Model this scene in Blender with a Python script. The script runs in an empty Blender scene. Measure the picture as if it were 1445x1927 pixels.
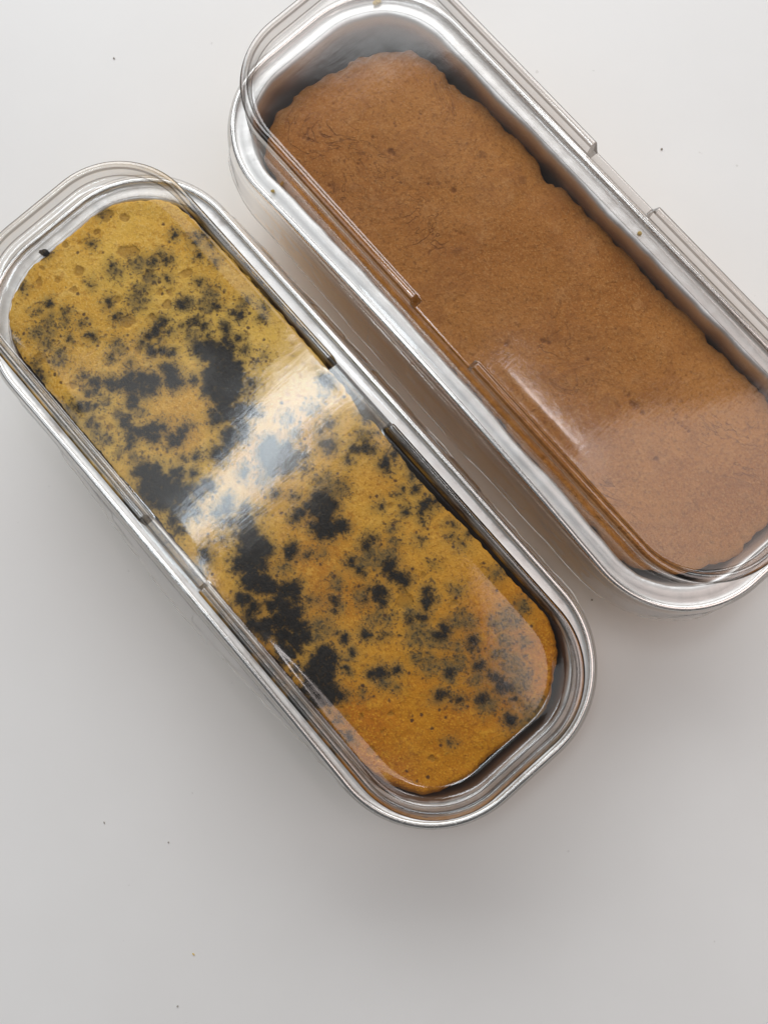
import bpy, math, random
import numpy as np
from mathutils import Vector, Matrix

# ------------------------------------------------------------------ camera, world, light, exposure
scene = bpy.context.scene
ZR = 40.0                                   # height of the tray rims above the table, mm
NAD = (33.2647, -28.883)                    # point of the table under the lens, mm

cam_d = bpy.data.cameras.new("camera")
cam = bpy.data.objects.new("camera", cam_d)
scene.collection.objects.link(cam)
cam.location = (0.0332647, -0.028883, 0.2043783 + ZR / 1000)
cam.rotation_euler = (0.1072, 0.0262, 0.0)
cam_d.sensor_fit = 'VERTICAL'
cam_d.sensor_height = 24.0
cam_d.lens = 24.0 * 1446.0 / 1927.0
cam_d.clip_start = 0.01
cam_d.clip_end = 50.0
scene.camera = cam

world = bpy.data.worlds.new("World")
scene.world = world
world.use_nodes = True
wbg = world.node_tree.nodes["Background"]
wbg.inputs[0].default_value = (0.98, 0.99, 1.0, 1)
wbg.inputs[1].default_value = 0.10

def area(name, q, size, rad, col, Z=1.2, rot=0.0, shape='RECTANGLE'):
    """ceiling-height lamp; q = offset from the lens axis in slope units, size in slope units, rad = radiance"""
    d = bpy.data.lights.new(name, 'AREA')
    d.shape = shape
    d.size, d.size_y = size[0] * Z, size[1] * Z
    d.energy = rad * math.pi * d.size * d.size_y * (0.785 if shape == 'ELLIPSE' else 1.0)
    d.color = col
    o = bpy.data.objects.new(name, d)
    scene.collection.objects.link(o)
    o.location = (NAD[0] / 1000 + q[0] * Z, NAD[1] / 1000 + q[1] * Z, (ZR + 17.8) / 1000 + Z)
    o.rotation_euler = (0, 0, rot)
    return o

area("ceiling_fill_top", (-0.15, 1.42), (2.6, 1.2), 0.55, (0.99, 0.995, 1.0))  # added overhead lamps standing in for a bright ceiling, gap left above the lens
area("ceiling_fill_right", (0.66, -0.02), (1.05, 0.72), 1.80, (1.0, 0.85, 0.80), shape='ELLIPSE')
area("ceiling_fill_left", (-0.86, 0.10), (1.1, 0.62), 0.80, (0.96, 0.985, 1.0))
area("glare_lamp_white", (-0.145, 0.315), (0.23, 0.13), 9.0, (0.88, 0.95, 1.0), rot=0.55, shape='ELLIPSE')  # this and the next three: added lamps shaped to draw glare on the lids
area("glare_lamp_cool", (-0.222, 0.178), (0.33, 0.10), 8.0, (0.84, 0.93, 1.0), rot=1.0, shape='ELLIPSE')
area("glare_lamp_cream", (-0.145, 0.205), (0.46, 0.12), 1.6, (1.0, 0.86, 0.70), rot=0.80, shape='ELLIPSE')
area("glare_lamp_warm", (0.214, 0.262), (0.24, 0.058), 8.0, (1.0, 0.93, 0.91), rot=-0.93, shape='ELLIPSE')

# added key lamp: wide soft source beyond the top of the picture
wd = bpy.data.lights.new("added_key_lamp", 'AREA')
wd.shape = 'RECTANGLE'
wd.size, wd.size_y = 2.5, 1.1
wd.energy = 2.95 * math.pi * 2.5 * 1.1
wd.color = (0.965, 0.985, 1.0)
wo = bpy.data.objects.new("added_key_lamp", wd)
scene.collection.objects.link(wo)
wo.location = (0.0, 1.45, 0.97)
wo.rotation_euler = (Vector((0.03, 0.05, 0.04)) - Vector(wo.location)).to_track_quat('-Z', 'Y').to_euler()

vs = scene.view_settings
vs.view_transform = 'Standard'
vs.look = 'None'
vs.exposure = 0.0
vs.gamma = 1.0
vs.use_curve_mapping = False
scene.render.engine = 'CYCLES'
scene.cycles.max_bounces = 24
scene.cycles.transparent_max_bounces = 32
scene.cycles.glossy_bounces = 8
scene.cycles.diffuse_bounces = 6
scene.cycles.use_denoising = True
scene.cycles.caustics_reflective = True

# ------------------------------------------------------------------ helpers
MM = 0.001
rng = np.random.default_rng(7)

def vnoise(x, y, seed=0):
    r = np.random.default_rng(seed)
    tab = r.random((256, 256))
    xi, yi = np.floor(x).astype(int), np.floor(y).astype(int)
    fx, fy = x - xi, y - yi
    fx = fx * fx * (3 - 2 * fx); fy = fy * fy * (3 - 2 * fy)
    g = lambda a, b: tab[a % 256, b % 256]
    return (g(xi, yi) * (1 - fx) + g(xi + 1, yi) * fx) * (1 - fy) + (g(xi, yi + 1) * (1 - fx) + g(xi + 1, yi + 1) * fx) * fy

def fbm(x, y, seed=0, octs=4):
    s, a, t = 0, 1.0, 0
    for k in range(octs):
        s = s + a * vnoise(x * 2 ** k + 17.3 * k, y * 2 ** k + 5.1 * k, seed + k); t += a; a *= 0.55
    return s / t - 0.5

def sstep(a, b, x):
    t = np.clip((x - a) / (b - a), 0, 1)
    return t * t * (3 - 2 * t)

def link(o, parent=None):
    scene.collection.objects.link(o)
    if parent is not None:
        o.parent = parent
    return o

def mesh_obj(name, verts, faces, mats, parent=None, smooth=True, fmat=None, attrs=None):
    me = bpy.data.meshes.new(name)
    me.from_pydata([tuple(v) for v in (np.asarray(verts) * MM)], [], faces)
    for m in mats:
        me.materials.append(m)
    if smooth:
        me.polygons.foreach_set("use_smooth", [True] * len(me.polygons))
    if fmat is not None:
        me.polygons.foreach_set("material_index", fmat)
    for k, val in (attrs or {}).items():
        a = me.attributes.new(k, 'FLOAT', 'POINT')
        a.data.foreach_set("value", np.asarray(val, dtype=np.float32))
    me.update()
    return link(bpy.data.objects.new(name, me), parent)

def tag(o, label=None, cat=None, group=None, kind=None):
    if label: o["label"] = label
    if cat: o["category"] = cat
    if group: o["group"] = group
    if kind: o["kind"] = kind
    return o

def root(name, pose, label, cat, group=None):
    o = bpy.data.objects.new(name, None)
    link(o)
    o.location = (pose[0] * MM, pose[1] * MM, 0)
    o.rotation_euler = (0, 0, pose[2])
    o.empty_display_size = 0.02
    return tag(o, label, cat, group)

def loft_faces(nr, n, closed=True, flip=False):
    f = []
    m = n if closed else n - 1
    for r in range(nr - 1):
        for i in range(m):
            a, b = r * n + i, r * n + (i + 1) % n
            q = (a, b, b + n, a + n)
            f.append(q[::-1] if flip else q)
    return f

TL, TW, TR = 200.0, 77.03, 29.56            # tray rim outline, mm

def perimeter(L=TL, W=TW, R=TR, dense=()):
    """points of a rounded rectangle (counter-clockwise) with outward normals"""
    Q, Nn = [], []
    hx, hy = L / 2 - R, W / 2 - R
    def arc(cx, cy, a0):
        for k in range(64):
            t = math.radians(a0 + 90 * k / 64)
            Q.append((cx + R * math.cos(t), cy + R * math.sin(t))); Nn.append((math.cos(t), math.sin(t)))
    us = set(np.round(np.arange(-hx + 0.5, hx - 0.1, 0.9), 3).tolist())
    for d in dense:
        us |= set(np.round(np.arange(d - 1.6, d + 1.6, 0.2), 3).tolist())
    us = sorted(u for u in us if -hx <= u < hx)
    arc(hx, hy, 0)
    for u in us[::-1]:
        Q.append((u, W / 2)); Nn.append((0, 1))
    arc(-hx, hy, 90)
    for v in np.arange(hy - 0.5, -hy + 0.4, -0.9):
        Q.append((-L / 2, v)); Nn.append((-1, 0))
    arc(-hx, -hy, 180)
    for u in us:
        Q.append((u, -W / 2)); Nn.append((0, -1))
    arc(hx, -hy, 270)
    for v in np.arange(-hy + 0.5, hy - 0.4, 0.9):
        Q.append((L / 2, v)); Nn.append((1, 0))
    return np.array(Q), np.array(Nn)

def bow(P, b1, b2):
    P = P.copy()
    s = np.clip(1 - (P[:, 0] / (TL / 2)) ** 2, 0, 1)
    P[:, 1] += s * np.where(P[:, 1] > 0, b1, b2) * P[:, 1] / (TW / 2)
    return P

# ------------------------------------------------------------------ material helpers
def new_mat(name):
    m = bpy.data.materials.new(name)
    m.use_nodes = True
    nt = m.node_tree
    nt.nodes.clear()
    out = nt.nodes.new("ShaderNodeOutputMaterial")
    return m, nt, out

class NB:
    """small node-building helper"""
    def __init__(s, nt): s.nt = nt
    def n(s, t, **kw):
        o = s.nt.nodes.new(t)
        for k, v in kw.items():
            if k.startswith("i_"):
                o.inputs[k[2:].replace("_", " ")].default_value = v
            else:
                setattr(o, k, v)
        return o
    def l(s, a, b): s.nt.links.new(a, b)
    def math(s, op, a, b=None, c=None, clamp=False):
        o = s.nt.nodes.new("ShaderNodeMath"); o.operation = op; o.use_clamp = clamp
        for i, x in enumerate((a, b, c)):
            if x is None: continue
            if isinstance(x, (int, float)): o.inputs[i].default_value = x
            else: s.l(x, o.inputs[i])
        return o.outputs[0]
    def ss(s, x, lo, hi):
        o = s.nt.nodes.new("ShaderNodeMapRange"); o.interpolation_type = 'SMOOTHSTEP'
        s.l(x, o.inputs[0]); o.inputs[1].default_value = lo; o.inputs[2].default_value = hi
        o.inputs[3].default_value = 0; o.inputs[4].default_value = 1
        return o.outputs[0]
    def mix(s, f, a, b, mode='MIX'):
        o = s.nt.nodes.new("ShaderNodeMix"); o.data_type = 'RGBA'; o.blend_type = mode
        for i, x in ((0, f), (6, a), (7, b)):
            if isinstance(x, (int, float)): o.inputs[i].default_value = x
            elif isinstance(x, tuple): o.inputs[i].default_value = x if len(x) == 4 else x + (1,)
            else: s.l(x, o.inputs[i])
        return o.outputs[2]
    def noise(s, vec, scale, detail=4, rough=0.55, dist=0.0):
        o = s.nt.nodes.new("ShaderNodeTexNoise")
        o.inputs["Scale"].default_value = scale; o.inputs["Detail"].default_value = detail
        o.inputs["Roughness"].default_value = rough; o.inputs["Distortion"].default_value = dist
        s.l(vec, o.inputs["Vector"])
        return o.outputs["Fac"]
    def attr(s, name):
        o = s.nt.nodes.new("ShaderNodeAttribute"); o.attribute_name = name
        return o.outputs["Fac"]
    def obj(s):
        return s.nt.nodes.new("ShaderNodeTexCoord").outputs["Object"]

def mat_table():
    m, nt, out = new_mat("table_white_laminate"); b = NB(nt)
    c = b.obj()
    p = b.n("ShaderNodeBsdfPrincipled")
    n1 = b.noise(c, 14, 5); n2 = b.noise(c, 900, 3)
    col = b.mix(b.ss(n1, 0.3, 0.75), (0.80, 0.795, 0.785), (0.83, 0.828, 0.82))
    spk = b.ss(b.noise(c, 260, 2, 0.4), 0.765, 0.80)
    col = b.mix(b.math('MULTIPLY', spk, 0.25), col, (0.35, 0.33, 0.30))
    b.l(col, p.inputs["Base Color"])
    b.l(b.math('MULTIPLY_ADD', n1, 0.16, 0.34), p.inputs["Roughness"])
    p.inputs["IOR"].default_value = 1.45
    bp = b.n("ShaderNodeBump"); bp.inputs["Strength"].default_value = 0.06; bp.inputs["Distance"].default_value = 0.0002
    b.l(n2, bp.inputs["Height"]); b.l(bp.outputs[0], p.inputs["Normal"])
    b.l(p.outputs[0], out.inputs[0])
    return m

def mat_foil(name, col, r0, r1, bump, stain=None):
    m, nt, out = new_mat(name); b = NB(nt)
    c = b.obj()
    p = b.n("ShaderNodeBsdfPrincipled")
    p.inputs["Metallic"].default_value = 1.0
    n1 = b.noise(c, 60, 4); n2 = b.noise(c, 420, 4, 0.6); n3 = b.noise(c, 2600, 2)
    bc = b.mix(b.ss(n1, 0.3, 0.7), tuple(x * 0.93 for x in col), col)
    if stain:                                # baked-on cake residue on the inside, below the flange
        sp = b.n("ShaderNodeSeparateXYZ"); b.l(c, sp.inputs[0])
        zz = b.math('ADD', sp.outputs[2], b.math('MULTIPLY', b.math('SUBTRACT', b.noise(c, 90, 4, 0.6), 0.5), 0.0035))
        st = b.ss(zz, (ZR - stain[3]) * 0.001, (ZR - stain[4]) * 0.001)
        bc = b.mix(b.math('MULTIPLY', st, stain[0]), bc, stain[1])
        b.l(b.math('SUBTRACT', 1.0, b.math('MULTIPLY', st, stain[2])), p.inputs["Metallic"])
        p.inputs["Specular IOR Level"].default_value = 0.12
    b.l(bc, p.inputs["Base Color"])
    b.l(b.math('MULTIPLY_ADD', n2, r1 - r0, r0), p.inputs["Roughness"])
    h = b.math('ADD', b.math('MULTIPLY', n1, 1.0), b.math('ADD', b.math('MULTIPLY', n2, 0.05), b.math('MULTIPLY', n3, 0.004)))
    bp = b.n("ShaderNodeBump"); bp.inputs["Strength"].default_value = bump; bp.inputs["Distance"].default_value = 0.0010
    b.l(h, bp.inputs["Height"]); b.l(bp.outputs[0], p.inputs["Normal"])
    b.l(p.outputs[0], out.inputs[0])
    return m

def mat_clear(name, rough, bump, bscale, streak=0.0, epow=7.0, gloss=1.0, fog=0.0, tint=(0.975, 0.968, 0.962), edge=(0.05, 0.045, 0.04)):
    """thin clear plastic sheet: double-sided Fresnel reflection over a clear film that absorbs more at grazing angles"""
    m, nt, out = new_mat(name); b = NB(nt)
    c = b.obj()
    lw = b.n("ShaderNodeLayerWeight"); lw.inputs[0].default_value = 0.5
    fc = lw.outputs["Facing"]
    F = b.math('MULTIPLY_ADD', b.math('POWER', fc, 5.0), 0.957, 0.043)
    fac = b.math('DIVIDE', b.math('MULTIPLY', F, 2.0 * gloss), b.math('ADD', F, 1.0), clamp=True)
    e = b.math('POWER', fc, epow)
    tr = b.n("ShaderNodeBsdfTransparent")
    b.l(b.mix(e, tint, edge), tr.inputs[0])
    gl = b.n("ShaderNodeBsdfGlossy")
    n1 = b.noise(c, bscale, 3); n2 = b.noise(c, 1800, 3, 0.7)
    b.l(b.math('MULTIPLY_ADD', n2, rough * 1.2, rough * 0.4), gl.inputs["Roughness"])
    bp = b.n("ShaderNodeBump"); bp.inputs["Strength"].default_value = bump; bp.inputs["Distance"].default_value = 0.0006
    mp = b.n("ShaderNodeMapping"); mp.inputs["Scale"].default_value = (1.0, 0.10, 1.0); mp.inputs["Rotation"].default_value = (0, 0, 0.35)
    b.l(c, mp.inputs[0])
    st = b.math('MULTIPLY', b.noise(mp.outputs[0], 700, 3, 0.6), streak)
    b.l(b.math('ADD', st, b.math('ADD', n1, b.math('MULTIPLY', n2, 0.03))), bp.inputs["Height"])
    b.l(bp.outputs[0], gl.inputs["Normal"])
    mx = b.n("ShaderNodeMixShader")
    b.l(fac, mx.inputs[0]); b.l(tr.outputs[0], mx.inputs[1]); b.l(gl.outputs[0], mx.inputs[2])
    if fog > 0:                              # grease and condensation on the inside of the film
        df = b.n("ShaderNodeBsdfDiffuse"); df.inputs[0].default_value = (0.8, 0.8, 0.8, 1)
        tl = b.n("ShaderNodeBsdfTranslucent"); tl.inputs[0].default_value = (0.8, 0.8, 0.8, 1)
        m2 = b.n("ShaderNodeMixShader"); m2.inputs[0].default_value = 0.4
        b.l(df.outputs[0], m2.inputs[1]); b.l(tl.outputs[0], m2.inputs[2])
        m3 = b.n("ShaderNodeMixShader")
        b.l(b.math('MULTIPLY', b.ss(b.noise(c, 26, 5, 0.6, 0.8), 0.40, 0.66), fog), m3.inputs[0])
        b.l(mx.outputs[0], m3.inputs[1]); b.l(m2.outputs[0], m3.inputs[2])
        mx = m3
    b.l(mx.outputs[0], out.inputs[0])
    return m

def mat_marble_cake():
    m, nt, out = new_mat("marble_cake_crumb"); b = NB(nt)
    c = b.obj()
    n_big = b.noise(c, 28, 3); n_mid = b.noise(c, 260, 5, 0.65, 0.6); n_fine = b.noise(c, 800, 4, 0.75); n_gr = b.noise(c, 1700, 3, 0.7)
    sx = b.n("ShaderNodeSeparateXYZ"); b.l(c, sx.inputs[0])
    # the near end is deeper orange, the far end yellower
    near_end = b.ss(b.math('ADD', sx.outputs[0], b.math('MULTIPLY', b.math('SUBTRACT', n_big, 0.5), 0.10)), -0.05, 0.07)
    far_tone = b.mix(b.ss(n_big, 0.38, 0.62), (0.80, 0.51, 0.085), (0.73, 0.40, 0.045))
    near_tone = b.mix(b.ss(n_big, 0.38, 0.62), (0.60, 0.25, 0.006), (0.49, 0.165, 0.003))
    base = b.mix(near_end, far_tone, near_tone)
    lite = b.mix(near_end, (0.86, 0.58, 0.15), (0.72, 0.35, 0.022))
    deep = b.mix(near_end, (0.42, 0.175, 0.012), (0.30, 0.095, 0.003))
    base = b.mix(b.math('MULTIPLY', b.ss(n_mid, 0.52, 0.72), 0.7), base, lite)
    base = b.mix(b.math('MULTIPLY', b.ss(n_fine, 0.50, 0.62), 0.55), base, deep)
    base = b.mix(b.math('MULTIPLY', b.ss(n_gr, 0.52, 0.62), 0.75), base, lite)
    am = b.ss(b.math('ADD', b.attr("amber"), b.math('MULTIPLY', b.math('SUBTRACT', n_mid, 0.5), 2.2)), -0.25, 0.35)
    base = b.mix(b.math('MULTIPLY', am, 0.60), base, (0.30, 0.145, 0.012))
    sm_r = b.math('ADD', b.attr("smudge"), b.math('MULTIPLY', b.math('SUBTRACT', n_mid, 0.5), 4.0))
    sm = b.ss(sm_r, -1.5, 1.0)
    sm = b.math('MULTIPLY', sm, b.math('MULTIPLY_ADD', b.ss(n_fine, 0.35, 0.60), 0.45, 0.45))
    base = b.mix(sm, base, (0.050, 0.043, 0.034))
    ha = b.ss(b.math('MAXIMUM', b.attr("smudge"), b.attr("char")), -4.5, 0.8)
    base = b.mix(b.math('MULTIPLY', ha, 0.42), base, (0.25, 0.17, 0.035))
    # tiny dark specks, thickest close to the dark swirls
    vo = b.n("ShaderNodeTexVoronoi"); vo.inputs["Scale"].default_value = 330; b.l(c, vo.inputs["Vector"])
    near = b.ss(b.math('MAXIMUM', b.attr("char"), b.attr("smudge")), -7.0, 0.0)
    spk = b.ss(b.math('ADD', vo.outputs["Distance"], b.math('MULTIPLY', b.math('SUBTRACT', n_fine, 0.5), 0.5)), 0.20, 0.10)
    spk = b.math('MULTIPLY', spk, b.ss(b.math('ADD', b.noise(c, 120, 2), b.math('MULTIPLY', near, 0.20)), 0.54, 0.64))
    base = b.mix(b.math('MULTIPLY', spk, 0.85), base, (0.055, 0.022, 0.012))
    ch_r = b.math('ADD', b.attr("char"), b.math('MULTIPLY', b.math('SUBTRACT', n_mid, 0.5), 2.8))
    fade = b.ss(ch_r, -1.9, 1.5)
    dith = b.math('ADD', b.math('MULTIPLY', b.math('SUBTRACT', n_fine, 0.5), 1.0), b.math('MULTIPLY', b.math('SUBTRACT', n_gr, 0.5), 0.7))
    ch = b.ss(b.math('ADD', fade, dith), 0.22, 0.98)
    dust = b.math('MULTIPLY', b.ss(b.math('ADD', b.math('MULTIPLY_ADD', n_gr, 0.5, b.math('MULTIPLY', n_fine, 0.5)), b.math('MULTIPLY', near, 0.08)), 0.592, 0.65), b.ss(near, 0.45, 0.92))
    base = b.mix(b.math('MULTIPLY', dust, 0.75), base, (0.030, 0.022, 0.016))
    base = b.mix(b.math('MULTIPLY', b.ss(ch_r, -2.6, 0.6), 0.45), base, (0.14, 0.105, 0.045))
    dark = b.mix(b.ss(n_fine, 0.42, 0.70), (0.005, 0.005, 0.0052), (0.026, 0.022, 0.017))
    col = b.mix(ch, base, dark)
    p = b.n("ShaderNodeBsdfPrincipled")
    b.l(col, p.inputs["Base Color"])
    p.inputs["Roughness"].default_value = 0.62
    p.inputs["Specular IOR Level"].default_value = 0.25
    h = b.math('ADD', b.math('MULTIPLY', n_fine, 0.6), b.math('ADD', b.math('MULTIPLY', n_gr, 0.25), b.math('MULTIPLY', n_mid, 0.8)))
    h = b.math('ADD', b.math('SUBTRACT', h, b.math('MULTIPLY', am, 0.35)), b.math('MULTIPLY', ch, 0.30))
    bp = b.n("ShaderNodeBump"); bp.inputs["Strength"].default_value = 0.8; bp.inputs["Distance"].default_value = 0.0007
    b.l(h, bp.inputs["Height"]); b.l(bp.outputs[0], p.inputs["Normal"])
    b.l(p.outputs[0], out.inputs[0])
    return m

def mat_brown_cake():
    m, nt, out = new_mat("brown_sponge_crust"); b = NB(nt)
    c = b.obj()
    n_big = b.noise(c, 22, 4, 0.6); n_mid = b.noise(c, 190, 5, 0.65); n_fine = b.noise(c, 900, 4, 0.75); n_gr = b.noise(c, 1700, 3, 0.7)
    base = b.mix(b.ss(n_big, 0.32, 0.68), (0.445, 0.185, 0.040), (0.345, 0.125, 0.022))
    base = b.mix(b.math('MULTIPLY', b.ss(n_mid, 0.5, 0.75), 0.5), base, (0.47, 0.235, 0.085))
    base = b.mix(b.math('MULTIPLY', b.ss(n_fine, 0.48, 0.66), 0.70), base, (0.21, 0.075, 0.012))
    base = b.mix(b.math('MULTIPLY', b.ss(n_gr, 0.50, 0.66), 0.55), base, (0.56, 0.29, 0.095))
    vo = b.n("ShaderNodeTexVoronoi"); vo.inputs["Scale"].default_value = 240; b.l(c, vo.inputs["Vector"])
    spk = b.ss(b.math('ADD', vo.outputs["Distance"], b.math('MULTIPLY', b.math('SUBTRACT', n_fine, 0.5), 0.5)), 0.13, 0.07)
    spk = b.math('MULTIPLY', spk, b.ss(b.noise(c, 70, 2), 0.52, 0.66))
    base = b.mix(b.math('MULTIPLY', spk, 0.5), base, (0.10, 0.033, 0.012))
    v2 = b.n("ShaderNodeTexVoronoi"); v2.inputs["Scale"].default_value = 95; b.l(c, v2.inputs["Vector"])
    por = b.ss(b.math('ADD', v2.outputs["Distance"], b.math('MULTIPLY', b.math('SUBTRACT', n_mid, 0.5), 0.9)), 0.15, 0.06)
    por = b.math('MULTIPLY', por, b.ss(b.noise(c, 40, 2), 0.46, 0.58))
    base = b.mix(b.math('MULTIPLY', por, 0.45), base, (0.13, 0.045, 0.012))
    mot = b.noise(c, 75, 4, 0.65, 1.2)
    wr = b.math('ABSOLUTE', b.math('SUBTRACT', b.noise(c, 48, 3, 0.6, 2.0), 0.5))
    crk = b.math('MULTIPLY', b.ss(wr, 0.012, 0.002), b.ss(b.noise(c, 30, 2), 0.50, 0.62))
    base = b.mix(b.math('MULTIPLY', crk, 0.55), base, (0.16, 0.055, 0.016))
    base = b.mix(b.math('MULTIPLY', b.ss(mot, 0.50, 0.66), 0.35), base, (0.27, 0.095, 0.020))
    pit = b.ss(b.math('ADD', b.attr("pit"), b.math('MULTIPLY', b.math('SUBTRACT', n_mid, 0.5), 1.2)), -0.2, 0.25)
    base = b.mix(b.math('MULTIPLY', pit, 0.55), base, (0.17, 0.06, 0.018))
    pale = b.ss(b.attr("rim"), 0.35, 0.95)
    base = b.mix(b.math('MULTIPLY', pale, 0.30), base, (0.36, 0.19, 0.055))
    p = b.n("ShaderNodeBsdfPrincipled")
    b.l(base, p.inputs["Base Color"])
    p.inputs["Roughness"].default_value = 0.70
    p.inputs["Specular IOR Level"].default_value = 0.2
    h = b.math('ADD', b.math('MULTIPLY', n_fine, 0.7), b.math('ADD', b.math('MULTIPLY', n_gr, 0.3), b.math('MULTIPLY', n_mid, 1.0)))
    h = b.math('ADD', h, b.math('SUBTRACT', b.math('MULTIPLY', mot, 1.6), b.math('MULTIPLY', crk, 0.6)))
    bp = b.n("ShaderNodeBump"); bp.inputs["Strength"].default_value = 0.7; bp.inputs["Distance"].default_value = 0.0007
    b.l(h, bp.inputs["Height"]); b.l(bp.outputs[0], p.inputs["Normal"])
    b.l(p.outputs[0], out.inputs[0])
    return m

def mat_crumb(name, col):
    m, nt, out = new_mat(name); b = NB(nt)
    p = b.n("ShaderNodeBsdfPrincipled")
    b.l(b.mix(b.noise(b.obj(), 2500, 3), tuple(x * 0.6 for x in col), col), p.inputs["Base Color"])
    p.inputs["Roughness"].default_value = 0.85
    b.l(p.outputs[0], out.inputs[0])
    return m

M_TABLE = mat_table()
M_FOIL_L = mat_foil("foil_bright_caramel_stained", (0.80, 0.80, 0.795), 0.44, 0.60, 0.08, (0.95, (0.13, 0.055, 0.014), 0.80, 0.7, 2.2))
M_FOIL_R = mat_foil("foil_bright_lightly_stained", (0.80, 0.80, 0.795), 0.44, 0.60, 0.08, (0.75, (0.40, 0.285, 0.22), 0.15, 1.6, 5.5))
M_FOIL_OUT = mat_foil("foil_outer_bronze", (0.94, 0.62, 0.24), 0.28, 0.42, 0.25)
M_BEAD = mat_foil("foil_rolled_edge", (0.88, 0.88, 0.87), 0.20, 0.32, 0.08)
M_CLEAR = mat_clear("clear_plastic_wall", 0.05, 0.03, 60, gloss=0.6)
M_BEND = mat_clear("clear_plastic_tight_bend", 0.06, 0.02, 60, 0.0, 2.0, tint=(0.52, 0.50, 0.48), edge=(0.12, 0.11, 0.10))  # dark tint on the folds stands in for light refracted away there
M_RIDGE = mat_clear("clear_plastic_ridge", 0.07, 0.03, 60, gloss=1.5)
M_SKIRT = mat_clear("clear_plastic_skirt", 0.06, 0.45, 130)
def mat_edge():
    m, nt, out = new_mat("plastic_cut_edge"); b = NB(nt)
    p = b.n("ShaderNodeBsdfPrincipled")
    p.inputs["Base Color"].default_value = (0.85, 0.85, 0.84, 1); p.inputs["Roughness"].default_value = 0.15
    tr = b.n("ShaderNodeBsdfTransparent"); mx = b.n("ShaderNodeMixShader")
    b.l(b.ss(b.noise(b.obj(), 70, 3), 0.38, 0.62), mx.inputs[0])
    b.l(tr.outputs[0], mx.inputs[1]); b.l(p.outputs[0], mx.inputs[2]); b.l(mx.outputs[0], out.inputs[0])
    return m
M_EDGE = mat_edge()
M_PANEL = mat_clear("clear_plastic_panel", 0.105, 0.13, 75, 0.16, fog=0.016)
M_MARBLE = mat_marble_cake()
M_BROWN = mat_brown_cake()
M_CRUMB_D = mat_crumb("crumb_dark", (0.42, 0.39, 0.35))
M_CRUMB_Y = mat_crumb("crumb_golden", (0.75, 0.55, 0.18))
M_CHAR = mat_crumb("crumb_black", (0.02, 0.018, 0.018))

# ------------------------------------------------------------------ table
def build_table():
    s, t, r = 900.0, 30.0, 6.0
    prof = [(0.0, -t), (0.0, -r), (r * 0.3, -r * 0.3), (r, 0.0)]
    c = np.array([NAD[0], NAD[1] + 60])
    v, f = [], []
    for d, z in prof:
        for sx, sy in ((1, 1), (-1, 1), (-1, -1), (1, -1)):
            v.append((c[0] + sx * (s - d), c[1] + sy * (s - d), z))
    f = loft_faces(4, 4)
    f.append((12, 13, 14, 15)); f.append((3, 2, 1, 0))
    o = mesh_obj("table", v, f, [M_TABLE], smooth=False)
    return tag(o, "smooth white table top under both cake boxes", "table", kind="structure")
build_table()

# ------------------------------------------------------------------ foil trays
POSE_L = (0.0, 0.0, -0.8531)
POSE_R = (66.2174, 55.1347, -0.8564)

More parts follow.
